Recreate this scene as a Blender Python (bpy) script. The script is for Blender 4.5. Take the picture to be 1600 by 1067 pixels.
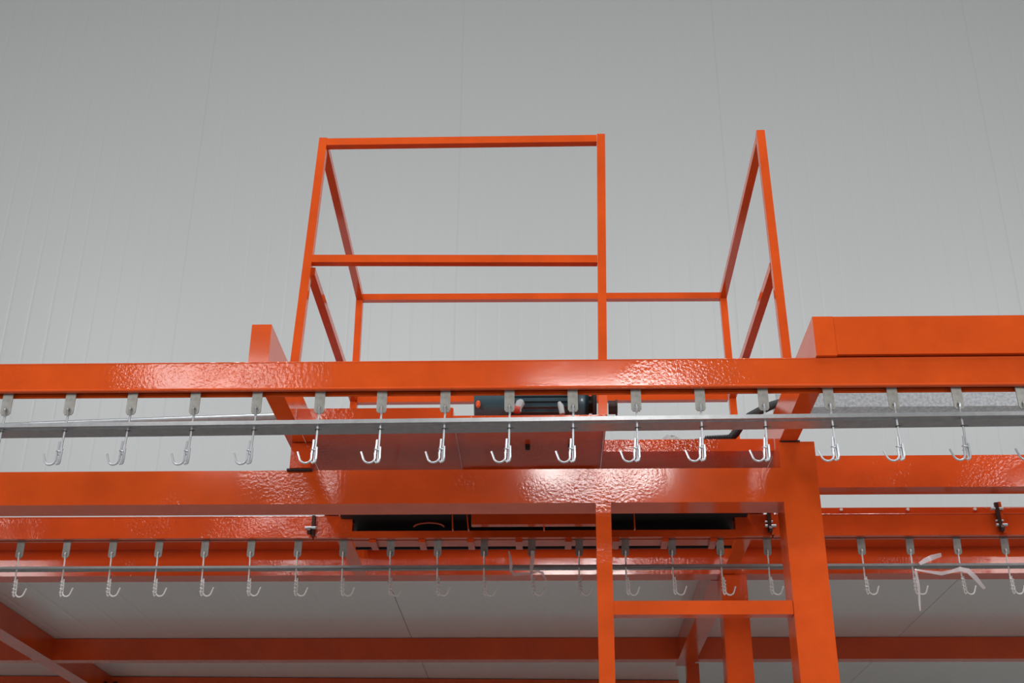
import bpy, bmesh, math, random
from mathutils import Vector, Matrix
random.seed(7)
PI = math.pi
scn = bpy.context.scene
for o in list(bpy.data.objects): bpy.data.objects.remove(o, do_unlink=True)

# ---------------------------------------------------------------- camera
cam_d = bpy.data.cameras.new('camera')
cam = bpy.data.objects.new('camera', cam_d)
scn.collection.objects.link(cam); scn.camera = cam
cam_d.sensor_width = 36.0
cam_d.lens = 1990.0 / 1600.0 * 36.0
P, YW, RL = math.radians(26.24), math.radians(-1.66), math.radians(.27)
fw = Vector((math.sin(YW)*math.cos(P), math.cos(YW)*math.cos(P), math.sin(P)))
rt = Vector((math.cos(YW), -math.sin(YW), 0)); up = rt.cross(fw)
r2 = rt*math.cos(RL) + up*math.sin(RL); u2 = up*math.cos(RL) - rt*math.sin(RL)
m = Matrix((r2, u2, -fw)).transposed().to_4x4()
m.translation = Vector((0, 0, 1.6))
cam.matrix_world = m
cam_d.clip_end = 200

# ---------------------------------------------------------------- world, lamps, exposure
world = bpy.data.worlds.new('world'); scn.world = world; world.use_nodes = True
bg = world.node_tree.nodes['Background']
bg.inputs[0].default_value = (0.93, 0.97, 1.0, 1); bg.inputs[1].default_value = 0.05
def lamp(name, loc, target, sx, sy, power, col=(1, 1, 1)):
    d = bpy.data.lights.new(name, 'AREA'); d.shape = 'RECTANGLE'; d.size = sx; d.size_y = sy
    d.energy = power; d.color = col
    o = bpy.data.objects.new(name, d); scn.collection.objects.link(o)
    o.location = loc
    o.rotation_euler = (Vector(target)-Vector(loc)).to_track_quat('-Z', 'Y').to_euler()
for x, z, p in ((-5.9, 5.38, 11), (-2.45, 5.58, 11), (0.45, 5.36, 26), (4.7, 5.38, 11)):                    # low strip lamps behind the camera
    lamp('hall_lamp', (x, -2.0, z), (x*.6, 4, 2.8), 1.1, .28, p, (1, .98, .96))
for x in (-7.5, -2.5, 2.5, 7.5):                                                  # high bay lamps
    lamp('hall_lamp', (x, -2.0, 11.8), (x*.8, 4, 2), 1.6, 1.6, 75, (.98, .99, 1))
    lamp('hall_lamp', (x, 2.0, 10.8), (x, 5.5, 3), 1.8, 1.8, 170, (.95, .98, 1))
for x in (-1, 1):                                                                 # added fill lights at both front corners, no windows modelled there
    lamp('side_fill_light', (x*13.4, -7.5, 5.2), (0, 4.5, 3.2), 5, 3.2, 1250, (.97, .99, 1))
scn.view_settings.view_transform = 'Standard'; scn.view_settings.look = 'None'
scn.view_settings.exposure = 0.1; scn.view_settings.gamma = 1.0
scn.view_settings.use_curve_mapping = False

# ---------------------------------------------------------------- materials
def mat(name, col, rough=.5, metal=0., coat=0., bump=0., bscale=60., noise=0., nscale=8., dark=None, coat_rough=.08, spec=.5, stretch=None):
    M = bpy.data.materials.new(name); M.use_nodes = True
    nt = M.node_tree; N = nt.nodes; L = nt.links
    b = N['Principled BSDF']
    b.inputs['Base Color'].default_value = (*col, 1)
    b.inputs['Roughness'].default_value = rough; b.inputs['Metallic'].default_value = metal
    b.inputs['Coat Weight'].default_value = coat; b.inputs['Coat Roughness'].default_value = coat_rough
    b.inputs['Specular IOR Level'].default_value = spec
    tc = N.new('ShaderNodeTexCoord'); mp = N.new('ShaderNodeMapping')
    L.new(tc.outputs['Object'], mp.inputs[0])
    if stretch: mp.inputs['Scale'].default_value = stretch
    if noise:
        n = N.new('ShaderNodeTexNoise'); n.inputs['Scale'].default_value = nscale; n.inputs['Detail'].default_value = 6
        n.inputs['Roughness'].default_value = .65
        L.new(mp.outputs[0], n.inputs[0])
        r = N.new('ShaderNodeValToRGB'); r.color_ramp.elements[0].position = .35; r.color_ramp.elements[1].position = .65
        dk = dark or tuple(c*.6 for c in col)
        r.color_ramp.elements[0].color = (*[c*(1-noise)+d*noise for c, d in zip(col, dk)], 1)
        r.color_ramp.elements[1].color = (*col, 1)
        L.new(n.outputs[0], r.inputs[0]); L.new(r.outputs[0], b.inputs['Base Color'])
    if bump:
        n2 = N.new('ShaderNodeTexNoise'); n2.inputs['Scale'].default_value = bscale; n2.inputs['Detail'].default_value = 2
        L.new(mp.outputs[0], n2.inputs[0])
        # the sprayed paint is smooth in places and lumpy in others
        n3 = N.new('ShaderNodeTexNoise'); n3.inputs['Scale'].default_value = 3.0
        L.new(tc.outputs['Object'], n3.inputs[0])
        mr = N.new('ShaderNodeMapRange'); mr.inputs['From Min'].default_value = .45; mr.inputs['From Max'].default_value = .58
        mr.inputs['To Min'].default_value = .06; mr.inputs['To Max'].default_value = 1
        L.new(n3.outputs[0], mr.inputs[0])
        mu = N.new('ShaderNodeMath'); mu.operation = 'MULTIPLY'
        L.new(n2.outputs[0], mu.inputs[0]); L.new(mr.outputs[0], mu.inputs[1])
        bp = N.new('ShaderNodeBump'); bp.inputs['Strength'].default_value = bump; bp.inputs['Distance'].default_value = .004
        L.new(mu.outputs[0], bp.inputs['Height']); L.new(bp.outputs[0], b.inputs['Normal']); L.new(bp.outputs[0], b.inputs['Coat Normal'])
    return M
ORANGE = mat('orange_paint', (.74, .094, .014), .09, coat=.0, bump=.14, bscale=100, noise=.28, nscale=5, dark=(.32, .03, .006), coat_rough=.12)
ORANGE2 = mat('orange_paint_darker', (.66, .074, .012), .09, coat=.0, bump=.32, bscale=95, noise=.3, nscale=4, dark=(.28, .03, .008), coat_rough=.12)  # darker, lumpier orange for the rear frame, trays and far track
GALV = mat('galvanised_sheet', (.56, .57, .58), .33, metal=.9, noise=.45, nscale=40, dark=(.36, .37, .39))
GALVS = mat('spangled_galvanised', (.55, .56, .57), .42, metal=.75, noise=.8, nscale=75, dark=(.26, .27, .29))
STRAP = mat('dull_zinc_plate', (.42, .42, .39), .5, metal=.55, noise=.5, nscale=60, dark=(.25, .22, .19))
STRAPO = mat('darker_zinc_plate', (.30, .31, .29), .5, metal=.5, noise=.5, nscale=60, dark=(.16, .15, .14))  # darker zinc tone for the far row's plates
WIRE = mat('bright_zinc_wire', (.52, .54, .56), .38, metal=.6)
WIREO = mat('lightened_zinc_wire', (.78, .78, .76), .42, metal=.25)  # hook wire lightened for the far row to make up for its shade
TIE = mat('dark_tie_wire', (.12, .13, .13), .45, metal=.7)
GUIDEF = mat('dull_steel_flat', (.36, .38, .38), .4, metal=.8, noise=.3, nscale=20)
MOTOR = mat('petrol_blue_enamel', (.035, .085, .105), .38, coat=.3, noise=.3, nscale=12)
MGREY = mat('pale_grey_plastic', (.40, .43, .44), .4)
BLACK = mat('black_rubber', (.012, .012, .013), .55)
BLK = mat('black_metal_and_shade', (.014, .013, .014), .6)  # black parts, and the painted shade in gaps and the drive opening
GREASE = mat('greasy_dark_steel', (.05, .025, .018), .4, metal=.4, noise=.5, nscale=40)
RED = mat('red_enamel', (.42, .05, .03), .4)
FOIL = mat('crumpled_silver_wrap', (.50, .50, .49), .5, metal=.0, bump=1., bscale=40)
BOLT = mat('white_primer_bolt', (.75, .70, .66), .4)
FILM = mat('clear_plastic_film', (.86, .80, .82), .25, coat=.4)
fb = FILM.node_tree.nodes['Principled BSDF']; fb.inputs['Alpha'].default_value = .62
PLASTER = mat('grey_hall_wall', (.16, .16, .16), .7)
CEIL = mat('dark_hall_ceiling', (.16, .16, .17), .8)
CONC = mat('grey_concrete', (.46, .435, .41), .6, noise=.3, nscale=1.5)

def panel_mat(name, col, pitch, offset, axis_line, ribs, rough, coat, line=.35, ribdepth=.0015, bright=False):
    """coated sheet panels: shallow rolled ribs (bump) and a dark caulked joint every `pitch` metres along x"""
    M = bpy.data.materials.new(name); M.use_nodes = True
    nt = M.node_tree; N = nt.nodes; L = nt.links; b = N['Principled BSDF']
    b.inputs['Roughness'].default_value = rough; b.inputs['Coat Weight'].default_value = coat; b.inputs['Coat Roughness'].default_value = .1
    tc = N.new('ShaderNodeTexCoord'); sx = N.new('ShaderNodeSeparateXYZ'); L.new(tc.outputs['Object'], sx.inputs[0])
    def mth(op, a, v=None, v2=None):
        n = N.new('ShaderNodeMath'); n.operation = op
        L.new(a, n.inputs[0])
        if v is not None:
            if hasattr(v, 'links'): L.new(v, n.inputs[1])
            else: n.inputs[1].default_value = v
        return n.outputs[0]
    x = mth('SUBTRACT', sx.outputs[0], offset)
    def groove(p, w):            # 1 inside a groove w wide, every p
        a = mth('DIVIDE', x, p); a = mth('FRACT', a); a = mth('SUBTRACT', a, .5); a = mth('ABSOLUTE', a)
        a = mth('SUBTRACT', a, .5 - w/p/2)          # >0 near the joint
        a = mth('MULTIPLY', a, p/(w/2)); n = N.new('ShaderNodeClamp'); L.new(a, n.inputs[0]); return n.outputs[0]
    joint = groove(pitch, .016); rib = groove(pitch/ribs, .035)
    n = N.new('ShaderNodeTexNoise'); n.inputs['Scale'].default_value = .35; n.inputs['Detail'].default_value = 3
    L.new(tc.outputs['Object'], n.inputs[0])
    mx0 = N.new('ShaderNodeMixRGB'); mx0.inputs[1].default_value = (*[c*.97 for c in col], 1); mx0.inputs[2].default_value = (*col, 1)
    L.new(n.outputs[0], mx0.inputs[0])
    mx = N.new('ShaderNodeMixRGB'); L.new(mx0.outputs[0], mx.inputs[1]); mx.inputs[2].default_value = (*[c*line for c in col], 1)
    L.new(joint, mx.inputs[0])
    L.new(mx.outputs[0], b.inputs['Base Color'])
    h = mth('MULTIPLY', rib, -1.0)
    bp = N.new('ShaderNodeBump'); bp.inputs['Distance'].default_value = ribdepth; bp.inputs['Strength'].default_value = .8
    L.new(h, bp.inputs['Height']); L.new(bp.outputs[0], b.inputs['Normal'])
    return M
WALL = panel_mat('white_sheet_wall_panels', (.50, .505, .50), 2.732, -.872, 0, 13, .38, .0, line=.90, ribdepth=.0013)
LID = panel_mat('white_sheet_roof_panels', (.68, .67, .65), 50.0, 25.0, 0, 250, .28, .35, line=.5)

# ---------------------------------------------------------------- mesh helpers
def link(name, bm, m, parent=None, bev=0., smooth=False):
    if bev:
        bmesh.ops.bevel(bm, geom=[e for e in bm.edges if e.calc_face_angle(0) > .6], offset=bev, segments=2, affect='EDGES', profile=.5)
    bmesh.ops.recalc_face_normals(bm, faces=bm.faces)
    me = bpy.data.meshes.new(name)
    if parent is not None and parent.location.length > 0 and not parent.get('_local'):
        off = parent.location if parent.parent is None else parent.parent.location
        bmesh.ops.translate(bm, verts=bm.verts, vec=-off)
    bm.to_mesh(me); bm.free()
    if smooth:
        for p in me.polygons: p.use_smooth = True
        try: me.set_sharp_from_angle(angle=math.radians(40))
        except Exception: pass
    me.materials.append(m)
    o = bpy.data.objects.new(name, me); scn.collection.objects.link(o)
    if parent is not None: o.parent = parent
    return o
def cell(bm, x0, x1, y0, y1, z0, z1):
    vs = [bm.verts.new((x, y, z)) for x in (x0, x1) for y in (y0, y1) for z in (z0, z1)]
    for f in ((0, 1, 3, 2), (4, 6, 7, 5), (0, 4, 5, 1), (2, 3, 7, 6), (0, 2, 6, 4), (1, 5, 7, 3)):
        bm.faces.new([vs[i] for i in f])
def box(name, m, parent, x0, x1, y0, y1, z0, z1, bev=.004):
    bm = bmesh.new(); cell(bm, x0, x1, y0, y1, z0, z1)
    return link(name, bm, m, parent, bev, smooth=bev > 0)
def bar(name, m, parent, a, b, w, h, ref=(0, 0, 1), bev=.003, ext=0.):
    """square tube between two points; w across, h along ref"""
    a, b = Vector(a), Vector(b); d = (b-a).normalized(); a = a-d*ext; b = b+d*ext
    s = d.cross(Vector(ref)).normalized(); u = s.cross(d).normalized()
    bm = bmesh.new(); r = []
    for p in (a, b):
        r.append([bm.verts.new(p+s*(w/2*i)+u*(h/2*j)) for i, j in ((-1, -1), (1, -1), (1, 1), (-1, 1))])
    for k in range(4): bm.faces.new((r[0][k], r[0][(k+1) % 4], r[1][(k+1) % 4], r[1][k]))
    bm.faces.new(r[0]); bm.faces.new(r[1])
    return link(name, bm, m, parent, bev, smooth=True)
def sweep(bm, pts, rad, n=8):
    pts = [Vector(p) for p in pts]; rings = []
    pd = None
    for i, p in enumerate(pts):
        d = (pts[min(i+1, len(pts)-1)]-pts[max(i-1, 0)]).normalized()
        if pd is None:
            ref = Vector((0, 0, 1)) if abs(d.z) < .8 else Vector((1, 0, 0))
            s = d.cross(ref).normalized()
        else:
            s = (s - d*s.dot(d)).normalized()
        pd = d; u = d.cross(s)
        rr = rad[i] if isinstance(rad, (list, tuple)) else rad
        rings.append([bm.verts.new(p+(s*math.cos(t)+u*math.sin(t))*rr) for t in [2*PI*k/n for k in range(n)]])
    for a, b in zip(rings, rings[1:]):
        for k in range(n): bm.faces.new((a[k], a[(k+1) % n], b[(k+1) % n], b[k]))
    bm.faces.new(rings[0]); bm.faces.new(rings[-1])
def tube(name, m, parent, pts, rad, n=10):
    bm = bmesh.new(); sweep(bm, pts, rad, n); return link(name, bm, m, parent, smooth=True)
def profile(name, m, parent, prof, x0, x1, bev=0.):
    """extrude a closed (y, z) outline along x"""
    bm = bmesh.new()
    a = [bm.verts.new((x0, y, z)) for y, z in prof]; b = [bm.verts.new((x1, y, z)) for y, z in prof]
    n = len(prof)
    for k in range(n): bm.faces.new((a[k], a[(k+1) % n], b[(k+1) % n], b[k]))
    bm.faces.new(a); bm.faces.new(list(reversed(b)))
    return link(name, bm, m, parent, bev, smooth=bev > 0)
def tag(o, label=None, cat=None, group=None, kind=None):
    if label: o['label'] = label
    if cat: o['category'] = cat
    if group: o['group'] = group
    if kind: o['kind'] = kind
    return o
def thing(name, label, cat, loc=(0, 0, 0), group=None):
    o = bpy.data.objects.new(name, None); scn.collection.objects.link(o); o.location = loc
    o.empty_display_size = .1
    return tag(o, label, cat, group)
def cyl_y(bm, x, z, y0, y1, r, n=12): sweep(bm, [(x, y0, z), (x, y1, z)], r, n)

# ---------------------------------------------------------------- the hall
for nm, mt, q in (('floor', CONC, (-14, 14, -14, 11, -.1, 0)), ('wall_back', WALL, (-14, 14, 11.0, 11.15, 0, 13)),
                  ('wall_left', PLASTER, (-14.15, -14, -14, 11, 0, 13)), ('wall_right', PLASTER, (14, 14.15, -14, 11, 0, 13)),
                  ('wall_front', PLASTER, (-14, 14, -14.15, -14, 0, 13)), ('ceiling', CEIL, (-14, 14, -14, 11, 13, 13.1))):
    o = box(nm, mt, None, *q, 0); tag(o, kind='structure')

# ---------------------------------------------------------------- main steel frame
DC = 4.0                                        # front face of the column line
F = thing('steel_frame', 'orange painted steel frame with tall front column, thick cross beam and rear beams', 'steel frame', (0, 4.0, 0))
box('column', ORANGE, F, .778, .898, DC, DC+.12, 0, 3.19, .006)
box('column', ORANGE, F, -2.95, -2.83, DC, DC+.12, 0, 3.19, .006)
box('cross_beam', ORANGE, F, -2.83, .778, DC, DC+.113, 2.979, 3.097, .006)
box('packing_block', ORANGE2, F, -.857, -.788, DC-.02, DC+.06, 3.099, 3.188, .004)
box('dark_gap_line', BLK, F, -.867, -.782, DC-.015, DC+.07, 3.093, 3.099, .001)  # black strip painting the dark gap under the block
box('cap_plate', BLK, F, .785, .85, DC-.004, DC+.10, 3.188, 3.194, .001)
# cantilever beams over both conveyor runs
box('cantilever_beam', ORANGE, F, -.870, -.811, 3.35, 5.60, 3.192, 3.315, .007)
box('cantilever_beam', ORANGE, F, .782, .842, 3.335, 5.60, 3.192, 3.318, .007)
box('cantilever_beam', ORANGE, F, -2.94, -2.84, 3.35, 5.60, 3.192, 3.315, .007)
box('front_beam', ORANGE, F, .8425, 3.2, 3.337, 3.397, 3.196, 3.318, .006)
box('tie_beam', ORANGE2, F, .8425, 3.2, 4.45, 4.53, 3.188, 3.312, .006)
box('rear_beam', ORANGE2, F, -4.6, 3.6, 5.60, 5.70, 3.192, 3.315, .006)
box('rear_column', ORANGE2, F, .776, .892, 5.60, 5.715, 0, 3.190, .006)
box('rear_column', ORANGE2, F, -2.95, -2.83, 5.60, 5.715, 0, 3.190, .006)
box('reflection_strip', ORANGE2, F, -4.6, 3.6, 5.44, 5.598, 3.312, 3.3165, .001)  # orange strip painting the frame's reflection under the roof sheet edge
# rear roof frame behind it
box('roof_joist', ORANGE2, F, -2.97, -2.865, 5.70, 9.4, 3.19, 3.315, .005)
box('roof_joist', ORANGE2, F, .745, .850, 5.70, 7.52, 3.19, 3.315, .005)
box('roof_beam', ORANGE2, F, -4.6, 3.6, 7.34, 7.42, 3.191, 3.314, .005)
bar('roof_beam', ORANGE2, F, (-4.6, 8.37, 3.252), (.86, 8.58, 3.252), .08, .12)
box('rear_post', ORANGE2, F, .80, .872, 7.44, 7.51, 0, 3.19, .004)
for x in (-2.97, -2.90, -2.83):
    bm = bmesh.new(); cyl_y(bm, x+.04, 3.24, 8.27, 8.33, .018); link('joint_bolt', bm, GREASE, F, smooth=True)

# roof sheets lying on the rear frame
xs = [-6.375, -3.58, -.785, 2.007, 4.8]
lab = ['pale roof sheet over the rear beams at the far left edge of the frame',
       'pale sheet roof panel left of the left diagonal seam, above the left hooks',
       'pale sheet roof panel between the two diagonal seams, behind the column',
       'pale sheet roof panel right of the right diagonal seam, above the knotted film']
for i in range(4):
    bm = bmesh.new(); cell(bm, xs[i]+.0015, xs[i+1]-.0015, 5.44, 10.98, 3.317, 3.377)
    o = link('roof_panel', bm, LID, None, .002)
    tag(o, lab[i], 'roof panel', 'roof panels over the rear frame')

# ---------------------------------------------------------------- ladder frame
Ld = thing('access_ladder', 'narrow orange ladder rail with one rung joining the front column', 'ladder', (.18, DC, 0))
bar('stile', ORANGE, Ld, (.169, DC+.026, 0), (.187, DC+.026, 2.978), .05, .05, (0, 1, 0))
for z in (2.63, 2.33, 2.03, 1.73, 1.43, 1.13, .83, .53, .23):
    box('rung', ORANGE, Ld, .205, .777, DC+.003, DC+.05, z-.022, z+.022, .004)

# ---------------------------------------------------------------- guard railing
R_ = thing('guard_railing', 'orange square tube guard railing standing open on the platform against the grey wall', 'railing', (0, 4.3, 3.2))
t = .029
A0, A1 = (-.832, 3.8, 3.32), (-.796, 3.8, 4.295)
B0, B1 = (.184, 3.8, 3.202), (.207, 3.8, 4.297)
C0, C1 = (.793, 3.8, 3.32), (.779, 3.8, 4.305)
D0, D1 = (-.800, 4.88, 3.32), (-.806, 4.88, 4.236)
E0, E1 = (.781, 4.88, 3.32), (.770, 4.88, 4.228)
for a, b in ((A0, A1), (B0, B1), (C0, C1), (D0, D1), (E0, E1)):
    bar('post', ORANGE, R_, a, b, t, t, (0, 1, 0))
bar('top_rail', ORANGE, R_, (-.782, 3.8, 4.277), (.191, 3.8, 4.278), t, t)
bar('mid_rail', ORANGE, R_, (-.800, 3.8, 3.792), (.181, 3.8, 3.780), t, t)
bar('back_rail', ORANGE, R_, (-.792, 4.88, 4.222), (.757, 4.88, 4.214), t, t)
bar('back_mid_rail', ORANGE, R_, (-.792, 4.88, 3.742), (.757, 4.88, 3.744), t, t+.012)
bar('side_rail', ORANGE, R_, (-.794, 3.815, 4.272), (-.804, 4.866, 4.222), t, t)
bar('side_rail', ORANGE, R_, (.779, 3.815, 4.282), (.770, 4.866, 4.214), t, t)
bar('side_mid_rail', ORANGE, R_, (-.806, 3.815, 3.758), (-.804, 4.866, 3.742), t, t)
bar('side_mid_rail', ORANGE, R_, (.785, 3.815, 3.760), (.776, 4.866, 3.744), t, t)

# ---------------------------------------------------------------- drive platform (open-bottomed trays)
T = thing('drive_platform', 'dark orange sheet metal drive platform hanging between the two cantilever beams', 'platform', (0, 4.2, 3.19))
def tray(name, x0, x1, y0, y1, z0, h, plate_z):
    box('front_flange', ORANGE2, T, x0, x1, y0, y0+.006, z0, z0+h, .001)
    box(name, ORANGE2, T, x0, x1, y0+.007, y1, plate_z, plate_z+.005, .001)
tray('tray', -.809, -.302, 3.795, 4.72, 3.190, .044, 3.191)
tray('tray', .196, .780, 4.083, 4.72, 3.190, .044, 3.191)
tray('tray', -.298, .192, 3.782, 4.72, 3.190, .010, 3.195)
box('side_flange', ORANGE2, T, -.3015, -.2985, 3.79, 4.72, 3.180, 3.23, .0005)
box('side_flange', ORANGE2, T, .1925, .1955, 3.79, 4.72, 3.180, 3.23, .0005)
box('stiffener', ORANGE2, T, -.297, .191, 4.275, 4.30, 3.180, 3.194, .001)
box('slot', BLK, T, -.27, -.12, 4.262, 4.274, 3.182, 3.188, 0)
box('slot', BLK, T, -.03, .17, 4.262, 4.274, 3.182, 3.188, 0)
for x in (-.07, .075): box('bolt', BLK, T, x, x+.016, 4.02, 4.034, 3.178, 3.1945, .001)
box('dark_opening_sheet', BLK, T, -.80, .775, 4.50, 4.97, 3.175, 3.186, 0)  # black sheet standing in for the shaded interior of the drive opening
box('bottom_rail', ORANGE2, T, -.285, .20, 4.62, 4.65, 3.108, 3.17, .002)
for x0, x1 in ((-.358, -.300), (-.31, -.300), (-.012, -.010), (.333, .335)):
    if x1-x0 > .02: continue
for xa, xb in ((-.360, -.357), (-.306, -.297), (-.011, -.010), (.333, .334)):
    bar('divider', ORANGE2, T, (xa, 4.66, 3.175), (xb, 4.66, 3.098), .005, .03, (0, 1, 0), bev=.0005)
bm = bmesh.new(); sweep(bm, [(-.46+.06*math.cos(a), 4.78, 3.150+.018*math.sin(a)) for a in [PI*k/10 for k in range(11)]], .004, 6)
link('hose_loop', bm, ORANGE2, T, smooth=True)
box('dark_gap_plate', BLK, T, -.76, .73, 4.89, 4.90, 3.096, 3.175, 0)  # black plate painting the dark gap behind the drive channel

# ---------------------------------------------------------------- motor
Mo = thing('electric_motor', 'petrol blue finned electric motor lying on the drive platform', 'motor', (-.04, 3.97, 3.201))
zc, yc, r = 3.318, 3.975, .078
bm = bmesh.new(); sweep(bm, [(-.116, yc, zc), (.078, yc, zc)], r*.93, 40)
for k in range(28):
    a = 2*PI*k/28; c, s = math.cos(a), math.sin(a)
    p = [(r*.9, -.0022), (r*1.06, -.0015), (r*1.06, .0015), (r*.9, .0022)]
    vs = []
    for x in (-.112, .075):
        vs.append([bm.verts.new((x, yc+q*c-w*s, zc+q*s+w*c)) for q, w in p])
    for j in range(4): bm.faces.new((vs[0][j], vs[0][(j+1) % 4], vs[1][(j+1) % 4], vs[1][j]))
    bm.faces.new(vs[0]); bm.faces.new(vs[1])
link('finned_body', bm, MOTOR, Mo, smooth=True)
bm = bmesh.new(); sweep(bm, [(-.240, yc, zc), (-.236, yc, zc), (-.15, yc, zc), (-.114, yc, zc)], [r*.90, r*.99, r*1.04, r*1.04], 40)
link('fan_cowl', bm, MOTOR, Mo, smooth=True)
bm = bmesh.new(); sweep(bm, [(.078, yc, zc), (.12, yc, zc), (.145, yc, zc)], [r*1.03, r*1.0, r*.7], 40)
link('end_bell', bm, MOTOR, Mo, smooth=True)
bm = bmesh.new(); sweep(bm, [(.145, yc, zc), (.165, yc, zc)], .03, 20); link('shaft', bm, GREASE, Mo, smooth=True)
bm = bmesh.new(); sweep(bm, [(.158, yc-.02, zc), (.170, yc-.02, zc)], .070, 30); link('flange', bm, BLK, Mo, smooth=True)
bm = bmesh.new(); sweep(bm, [(.205, yc-.15, 3.243), (.228, yc-.15, 3.243)], .022, 16); sweep(bm, [(.228, yc-.15, 3.243), (.233, yc-.15, 3.243)], .026, 16)
link('end_fitting', bm, GREASE, Mo, smooth=True)
bm = bmesh.new(); sweep(bm, [(-.092, yc-.095, 3.252), (-.092, yc-.095, 3.268), (-.083, yc-.093, 3.288), (-.080, yc-.092, 3.297)], [.011, .013, .015, .007], 14)
link('cable_gland', bm, MGREY, Mo, smooth=True)
bm = bmesh.new(); sweep(bm, [(.055, yc-.095, 3.245), (.05, yc-.094, 3.275), (.045, yc-.092, 3.288)], [.009, .010, .006], 12)
link('lifting_eye', bm, MGREY, Mo, smooth=True)
bm = bmesh.new(); sweep(bm, [(-.105, yc-.098, 3.262), (-.084, yc-.098, 3.259)], .0135, 12); link('gland_band', bm, RED, Mo, smooth=True)
bm = bmesh.new(); sweep(bm, [(-.12, yc-.087, 3.262), (-.12, yc-.079, 3.264)], .007, 12); link('screw_head', bm, RED, Mo, smooth=True)
bm = bmesh.new()
bmesh.ops.create_icosphere(bm, subdivisions=2, radius=.016)
bmesh.ops.scale(bm, vec=(.55, .25, .9), verts=bm.verts); bmesh.ops.translate(bm, vec=(-.225, yc-.0775, 3.29), verts=bm.verts)
tag(link('paint_splash', bm, ORANGE, Mo, smooth=True), 'orange paint splash')
box('foot', MOTOR, Mo, -.09, .06, yc-.05, yc+.06, 3.201, 3.25, .002)

# ---------------------------------------------------------------- conveyor tracks
def track(name, label, y0, depth, z1, segs, m, slot0, slot1, lean=0):
    Tk = thing(name, label, 'conveyor track', (0, y0, 3.1))
    y1 = y0+depth
    for x0, x1, top in segs:
        prof = [(y0, 3.1), (y0, top), (y1, top), (y1, 3.1), (slot1, 3.1), (slot1, 3.104), (y1-.004, 3.104), (y1-.004, top-.004),
                (y0+.004, top-.004), (y0+.004, 3.104), (slot0, 3.104), (slot0, 3.1)]
        profile('channel', m, Tk, prof, x0, x1)
    return Tk
NT = track('overhead_track', 'upper orange overhead conveyor track nearest the viewer, passing in front of the railing', 3.348, .040, 3.19, [(-2.95, 3.2, 3.19)], ORANGE, 3.3595, 3.3762)
tube('edge_bead', ORANGE, NT, [(-2.95, 3.350, 3.104), (3.2, 3.350, 3.104)], .0045, 8)
tube('edge_bead', ORANGE, NT, [(-2.95, 3.350, 3.1885), (3.2, 3.350, 3.1885)], .003, 8)
box('rear_lip', ORANGE, NT, -2.95, 3.2, 3.3764, 3.3805, 3.0925, 3.0998, .0005)
FT = track('overhead_track', 'lower orange overhead conveyor track behind the ladder with hooks facing right', 4.75, .05, 3.187,
           [(-2.9, -.912, 3.187), (-.905, -.757, 3.187), (.729, .868, 3.187), (.874, 3.4, 3.187)], ORANGE2, 4.772, 4.786)
prof = [(4.75, 3.098), (4.75, 3.126), (4.768, 3.126), (4.768, 3.104), (4.772, 3.104), (4.772, 3.098)]
profile('drive_channel', ORANGE2, FT, prof, -.757, .729)
profile('drive_channel', ORANGE2, FT, [(4.786, 3.098), (4.786, 3.104), (4.86, 3.104), (4.86, 3.12), (4.866, 3.12), (4.866, 3.098)], -.757, .729)
for x in (-.676, -.485, -.295, -.108, .084, .268, .459, .645):
    box('clip', ORANGE2, FT, x-.013, x+.013, 4.765, 4.866, 3.084, 3.0975, .003)
for xa, xb in ((-2.9, -.912), (-.905, -.757), (.729, .868), (.874, 3.4)): tube('edge_bead', ORANGE2, FT, [(xa, 4.752, 3.1855), (xb, 4.752, 3.1855)], .0035, 8)
# bolted strip along the right part
tag(box('bolted_strip', ORANGE2, FT, .90, 3.4, 4.80, 4.806, 3.187, 3.229, .001))
for x in (1.153, 1.412, 1.672, 1.93):
    bm = bmesh.new(); cyl_y(bm, x, 3.2195, 4.792, 4.80, .0062, 10); link('bolt', bm, BOLT, FT, smooth=True)
def clamp(x, label, top, tilt, big):
    c = thing('joint_clamp', label, 'clamp', (x, 4.74, 3.1), 'clamps at the track joints')
    bar('plate', ORANGE2 if big else GREASE, c, (x+tilt, 4.742, top), (x, 4.742, 3.104), .012, .014, (0, 1, 0), bev=.001)
    bm = bmesh.new(); sweep(bm, [(x-.03, 4.735, 3.135), (x+.012, 4.735, 3.135)], .006, 10); link('bolt', bm, WIRE, c, smooth=True)
    bm = bmesh.new(); sweep(bm, [(x-.018, 4.73, 3.12), (x-.006, 4.73, 3.12)], .013, 6); link('nut', bm, GREASE, c, smooth=True)
    if big:
        bm = bmesh.new(); sweep(bm, [(x-.036+tilt, 4.735, 3.20), (x+.01+tilt, 4.735, 3.20)], .006, 10); link('bolt', bm, WIRE, c, smooth=True)
        bar('screw_bar', GREASE, c, (x-.014+tilt, 4.735, top-.004), (x-.014, 4.735, 3.11), .014, .012, (0, 1, 0), bev=.001)
        bm = bmesh.new(); sweep(bm, [(x-.03, 4.735, 3.152), (x+.0, 4.735, 3.152)], .004, 10); link('washer', bm, WIRE, c, smooth=True)
clamp(-.908, 'small greasy joint clamp on the far track left of the black drive opening', 3.186, 0, False)
clamp(.871, 'orange joint clamp on the far track beside the front column', 3.195, .002, True)
clamp(1.752, 'greasy joint clamp on the far track near the right edge', 3.228, -.004, True)

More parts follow.
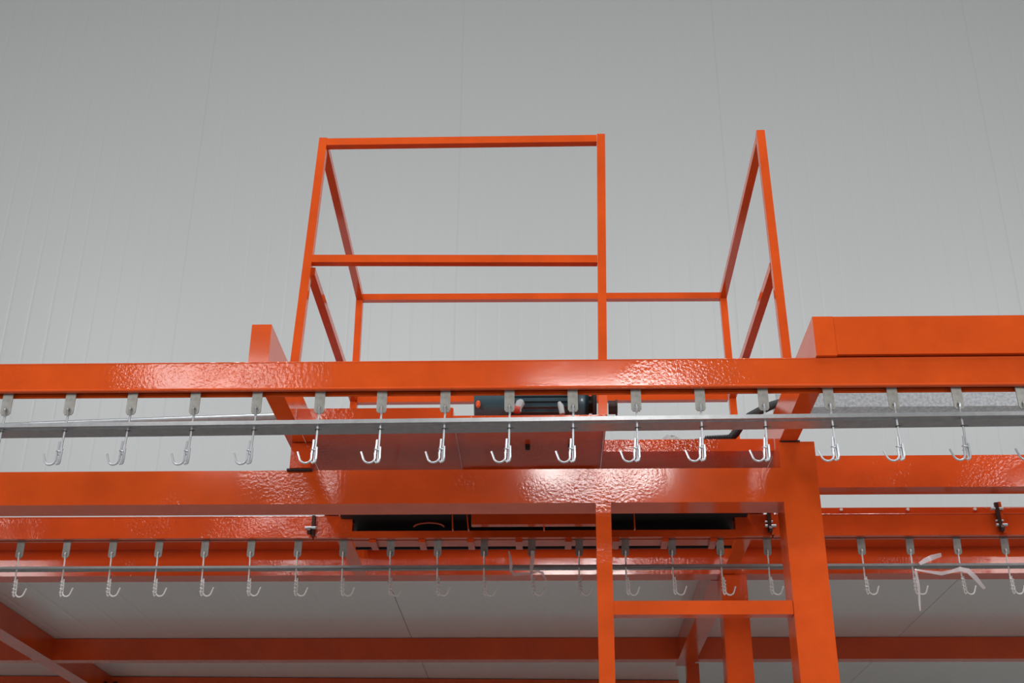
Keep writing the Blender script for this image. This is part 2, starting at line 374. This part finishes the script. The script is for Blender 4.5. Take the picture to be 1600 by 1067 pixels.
# ---------------------------------------------------------------- chain guides
G = thing('chain_guide', 'bright galvanized flat guide strip running through the near row of hooks', 'guide strip', (0, 3.36, 3.0))
def gz(x): return 3.0055 + .006*x
bm = bmesh.new()
for (y0, y1) in ((3.3495, 3.3600), (3.3725, 3.433)):
    vs = []
    for x in (-2.8, 3.1):
        z = gz(x); vs.append([bm.verts.new(p) for p in ((x, y0, z-.006), (x, y1, z-.006), (x, y1, z+.006), (x, y0, z+.006))])
    for j in range(4): bm.faces.new((vs[0][j], vs[0][(j+1) % 4], vs[1][(j+1) % 4], vs[1][j]))
    bm.faces.new(vs[0]); bm.faces.new(vs[1])
link('guide_plate', bm, GALV, G)
G2 = thing('chain_guide', 'thin dull steel guide rod running through the far row of hooks', 'guide strip', (0, 4.77, 2.98))
bm = bmesh.new(); cell(bm, -2.8, 3.3, 4.766, 4.774, 2.985, 2.994); cell(bm, -2.8, 3.3, 4.785, 4.812, 2.985, 2.991)
link('guide_plate', bm, GUIDEF, G2)

# ---------------------------------------------------------------- hook hangers
def hanger(label, is_far):  # far row: darker plate, lightened wire, more binding turns
    h = thing('hook_hanger', label, 'hook', (0, 0, 0)); h['_local'] = 1
    w, z0 = .0145, -.066                                   # local z 0 = underside of the track
    # strap plate with a real hole
    bm = bmesh.new()
    hole = [(.0048*math.cos(a), -.052+.0058*math.sin(a)) for a in [2*PI*k/12 for k in range(12)]]
    outer = [(w, -.052), (w, -.036), (w, .012), (0, .012), (-w, .012), (-w, -.036), (-w, -.052), (-w, z0+.007), (-w+.005, z0), (0, z0), (w-.005, z0), (w, z0+.007)]
    fr = []
    for y in (-.002, .002):
        fr.append(([bm.verts.new((x, y, z)) for x, z in outer], [bm.verts.new((x, y, z)) for x, z in hole]))
    order = [0, 1, 2, 3, 4, 5, 6, 7, 8, 9, 10, 11]
    for o_, hl in fr:
        for k in range(12): bm.faces.new((o_[k], o_[(k+1) % 12], hl[(k+1) % 12], hl[k]))
    for q in (0, 1):
        for k in range(12): bm.faces.new((fr[0][q][k], fr[0][q][(k+1) % 12], fr[1][q][(k+1) % 12], fr[1][q][k]))
    link('hanger_plate', bm, STRAPO if is_far else STRAP, h)
    # wire hook: eye through the hole, shank, doubled and bound lower end, J
    bm = bmesh.new(); R = .0031
    eye = [(.0, .0065*math.cos(a)*1.0, -.0565+.0085*math.sin(a)) for a in [PI*.5+2*PI*k/12 for k in range(12)]]
    sweep(bm, [(0, .003, -.058), (0, .0075, -.052), (0, .004, -.0465), (0, -.004, -.0465), (0, -.0085, -.053), (0, -.006, -.062), (0, -.001, -.070)], R, 7)
    sweep(bm, [(0, .004, -.060), (.001, .001, -.068), (0, 0, -.078), (-.001, 0, -.14), (-.003, 0, -.205), (-.004, 0, -.214), (-.0075, 0, -.219), (-.011, 0, -.214)], R, 7)
    J = [(-.0078, -.004, -.150), (-.0085, -.003, -.165), (-.0115, -.001, -.195)]
    for k in range(9):
        a = PI*k/8*.86
        J.append((-.028+.0165*math.cos(a), 0, -.203-.0165*math.sin(a)))
    J.append((-.0475, 0, -.196)); J.append((-.051, 0, -.186))
    sweep(bm, J, R, 7)
    if not is_far:
        sweep(bm, [(.0025, -.005, -.172), (.0025, -.004, -.205), (.001, -.002, -.215), (-.004, 0, -.218)], R, 7)
    link('wire_hook', bm, WIREO if is_far else WIRE, h, smooth=True)
    bm = bmesh.new()
    turns = 3.5 if is_far else 1.5
    z_top, z_bot = (-.160, -.208) if is_far else (-.172, -.190)
    sweep(bm, [(-.006+.0085*math.cos(a), .0065*math.sin(a), z_top+(z_bot-z_top)*k/40) for k, a in [(k, 2*PI*turns*k/40) for k in range(41)]], .0017, 5)
    link('binding_wire', bm, WIREO if is_far else WIRE, h, smooth=True)
    if not is_far:
        bm = bmesh.new()
        sweep(bm, [(-.0008+.0052*math.cos(a), .0052*math.sin(a), -.117) for a in [2*PI*k/10 for k in range(11)]], .0015, 5)
        sweep(bm, [(.004, -.003, -.116), (.012, -.006, -.119)], .0012, 5)
        link('wire_tie', bm, TIE, h, smooth=True)
    return h
def dup(root):
    r = root.copy(); scn.collection.objects.link(r)
    for ch in list(root.children):
        c = ch.copy(); scn.collection.objects.link(c); c.parent = r
    return r
near_x = [-1.568, -1.383, -1.201, -1.017, -.836, -.653, -.473, -.289, -.104, .078, .260, .443, .624, .810, .992, 1.175, 1.357]
near_l = ['near-row zinc J-hook cut off by the left edge of the photo',
 'near-row zinc J-hook, first one wholly in view at the left',
 'near-row zinc J-hook, third from the left edge above the long cross beam',
 'near-row zinc J-hook, fourth from the left edge above the long cross beam',
 'near-row zinc J-hook hanging just below the end of the left cantilever beam',
 'near-row zinc J-hook in front of the left end of the drive platform',
 'near-row zinc J-hook over the middle of the dark red left tray',
 'near-row zinc J-hook at the right end of the dark red left tray',
 'near-row zinc J-hook in front of the left part of the blue motor',
 'near-row zinc J-hook in front of the right part of the blue motor',
 'near-row zinc J-hook just right of the middle railing post and motor',
 'near-row zinc J-hook left of the black cable, in front of the silver wrap',
 'near-row zinc J-hook directly left of the front column top',
 'near-row zinc J-hook directly right of the front column top',
 'near-row zinc J-hook, second to the right of the front column',
 'near-row zinc J-hook, third to the right of the front column',
 'near-row zinc J-hook cut off by the right edge of the photo']
far_x = [-2.061+.1818*k for k in range(22)]
far_l = {0: 'far-row J-hook, leftmost one in the photo', 1: 'far-row J-hook, second from the left edge',
 2: 'far-row J-hook, third from the left edge', 3: 'far-row J-hook, fourth from the left edge',
 4: 'far-row J-hook, fifth from the left edge', 5: 'far-row J-hook, sixth from the left, left of the left joint clamp',
 6: 'far-row J-hook just below left of the greasy left joint clamp', 7: 'far-row J-hook beside the end of the left cantilever beam',
 8: 'far-row J-hook under the left end of the black drive opening', 9: 'far-row J-hook, second under the black drive opening',
 10: 'far-row J-hook directly left of the hook wrapped in plastic film', 11: 'far-row J-hook wrapped with the left strip of plastic film',
 12: 'far-row J-hook directly left of the ladder rail', 13: 'far-row J-hook directly right of the ladder rail',
 14: 'far-row J-hook above the middle of the ladder rung', 15: 'far-row J-hook in front of the rear column',
 16: 'far-row J-hook between the rear column and front column', 18: 'far-row J-hook directly right of the front column, above the roof frame',
 19: 'far-row J-hook tied at the left end of the right plastic film', 20: 'far-row J-hook at the right knot of the plastic film',
 21: 'far-row J-hook at the right edge below the right joint clamp'}
p0 = hanger('x', False)
for i, (x, l) in enumerate(zip(near_x, near_l)):
    h = p0 if i == 0 else dup(p0)
    h.location = (x, 3.3662, 3.1); h.rotation_euler = (random.uniform(-.012, .012), random.uniform(-.006, .006), random.uniform(-.08, .08))
    if i >= 13: h.rotation_euler.y = -.035
    tag(h, l, 'hook', 'hooks of the near row')
p1 = hanger('x', True); first = True
for i in range(22):
    if i == 17: continue                       # hidden behind the front column
    h = p1 if first else dup(p1); first = False
    x = [ -2.061, -1.878, -1.696, -1.514, -1.333, -1.152, -.968, -.791, -.606, -.423, -.242, -.058, .126, .304, .484, .669, .851, 0, 1.211, 1.397, 1.577, 1.758][i]
    h.location = (x, 4.7792, 3.098); h.rotation_euler = (random.uniform(-.012, .012), random.uniform(-.008, .008), PI+random.uniform(-.1, .1))
    if i >= 12: h.rotation_euler.y += -.02
    tag(h, far_l[i], 'hook', 'hooks of the far row')
for o in bpy.data.objects:
    if '_local' in o: del o['_local']

# ---------------------------------------------------------------- plastic film strips
def ribbon(bm, pts, w, th=.0008):
    pts = [Vector(p) for p in pts]; rr = []
    for i, p in enumerate(pts):
        d = (pts[min(i+1, len(pts)-1)]-pts[max(i-1, 0)]).normalized()
        s = d.cross(Vector((0, 1, 0))).normalized()
        ww = w[i] if isinstance(w, (list, tuple)) else w
        tw = Vector((0, .35*ww*math.sin(i*1.7), 0))
        rr.append([bm.verts.new(p+s*ww/2+tw+Vector((0, th, 0))), bm.verts.new(p-s*ww/2-tw+Vector((0, th, 0))),
                   bm.verts.new(p-s*ww/2-tw-Vector((0, th, 0))), bm.verts.new(p+s*ww/2+tw-Vector((0, th, 0)))])
    for a, b in zip(rr, rr[1:]):
        for k in range(4): bm.faces.new((a[k], a[(k+1) % 4], b[(k+1) % 4], b[k]))
    bm.faces.new(rr[0]); bm.faces.new(rr[-1])
Y = 4.752
bm = bmesh.new()
ribbon(bm, [(1.415, Y, 2.988), (1.438, Y-.004, 3.000), (1.462, Y-.008, 3.010), (1.498, Y-.012, 3.020)], [.012, .02, .02, .012])
ribbon(bm, [(1.394, Y, 2.966), (1.43, Y-.01, 2.956), (1.487, Y-.014, 2.946), (1.53, Y-.01, 2.956), (1.565, Y, 2.967), (1.592, Y-.006, 2.958), (1.612, Y-.01, 2.932), (1.640, Y-.012, 2.888)],
       [.006, .010, .014, .010, .020, .026, .016, .010])
ribbon(bm, [(1.395, Y-.002, 2.960), (1.397, Y-.006, 2.93), (1.398, Y-.008, 2.90), (1.393, Y-.006, 2.84), (1.391, Y-.006, 2.806)], [.010, .012, .008, .007, .005])
o = link('plastic_film_strip', bm, FILM, None, smooth=True)
tag(o, 'torn clear plastic film knotted between two far hooks near the right edge', 'plastic film')
bm = bmesh.new()
ribbon(bm, [(-.146, Y, 3.044), (-.141, Y-.003, 3.02), (-.137, Y-.004, 2.99), (-.138, Y-.006, 2.966), (-.126, Y-.008, 2.950), (-.060, Y-.012, 2.953), (-.035, Y-.01, 2.962), (-.018, Y-.01, 2.955), (-.003, Y-.01, 2.925)],
       [.006, .010, .012, .010, .014, .010, .008, .010, .006])
ribbon(bm, [(-.052, Y, 3.045), (-.055, Y-.002, 3.01), (-.058, Y-.004, 2.985), (-.06, Y-.008, 2.955), (-.058, Y-.006, 2.93)], [.010, .016, .014, .010, .008])
o = link('plastic_film_strip', bm, FILM, None, smooth=True)
tag(o, 'torn clear plastic film wrapped round a far hook left of the ladder', 'plastic film')

# ---------------------------------------------------------------- pipes, tray and cable behind
o = tube('conduit_pipe', GALV, None, [(-3.4, 4.5, 3.425), (-1.735, 4.5, 3.484), (-1.02, 4.5, 3.506), (-.2, 4.5, 3.53)][:3], .0135, 16)
tag(o, 'slanting silver steel pipe behind the near hooks on the left', 'pipe')
CT = thing('cable_tray', 'speckled galvanized cable tray right of the column behind the near hooks', 'cable tray', (1.8, 5.0, 3.74))
bm = bmesh.new(); cell(bm, .98, 3.6, 5.0, 5.004, 3.744, 3.806); cell(bm, .98, 3.6, 5.004, 5.085, 3.744, 3.748); cell(bm, .98, 3.6, 5.081, 5.085, 3.748, 3.806)
link('channel', bm, GALVS, CT)
for x in (.99, 3.2): box('bracket', ORANGE2, CT, x, x+.04, 5.02, 5.06, 3.315, 3.744, .003)
Cb = thing('black_cable', 'thick black ribbed cable lying over the right cantilever beam onto the drive platform', 'cable', (.66, 4.15, 3.27))
tube('jacket', BLACK, Cb, [(.872, 4.42, 3.22), (.874, 4.34, 3.31), (.872, 4.24, 3.385), (.841, 4.15, 3.402), (.80, 4.15, 3.388), (.76, 4.15, 3.370), (.715, 4.15, 3.345), (.685, 4.15, 3.315), (.665, 4.15, 3.285), (.645, 4.155, 3.266), (.625, 4.16, 3.257)], .0145, 12)
pts, rad = [], []
for k in range(60):
    f = k/59; pts.append((.640-.085*f, 4.155, 3.262-.004*f)); rad.append(.0175 if k % 4 < 2 else .0135)
tube('ribbed_sleeve', BLACK, Cb, pts, rad, 12)
tube('lead', BLACK, Cb, [(.555, 4.155, 3.258), (.52, 4.16, 3.257), (.49, 4.18, 3.250), (.45, 4.21, 3.242), (.38, 4.24, 3.207)], .009, 8)
bm = bmesh.new()
rng = random.Random(4); rows = []
for i in range(9):                                        # a crumpled little sheet, folded over itself
    row = []
    for j in range(7):
        u, v = i/8, j/6
        row.append((.400+.115*u, 4.165+.05*v+rng.uniform(-.006, .006), 3.204+.090*math.sin(PI*min(1, v*1.1+.05))*(.75+.25*math.sin(5*u))+rng.uniform(-.007, .007)))
    rows.append(row)
top = [[bm.verts.new(p) for p in r] for r in rows]; bot = [[bm.verts.new((p[0], p[1]+.0015, p[2]-.002)) for p in r] for r in rows]
for g, fl in ((top, 0), (bot, 1)):
    for i in range(8):
        for j in range(6):
            q = (g[i][j], g[i+1][j], g[i+1][j+1], g[i][j+1]); bm.faces.new(q if not fl else tuple(reversed(q)))
edge = [(i, 0) for i in range(9)]+[(8, j) for j in range(1, 7)]+[(i, 6) for i in range(7, -1, -1)]+[(0, j) for j in range(5, 0, -1)]
for (a, b), (c, d) in zip(edge, edge[1:]+edge[:1]): bm.faces.new((top[a][b], top[c][d], bot[c][d], bot[a][b]))
o = link('foil_wrap', bm, FOIL, None, smooth=False); tag(o, 'crumpled silver wrap lying on the platform by the black cable end', 'wrap')
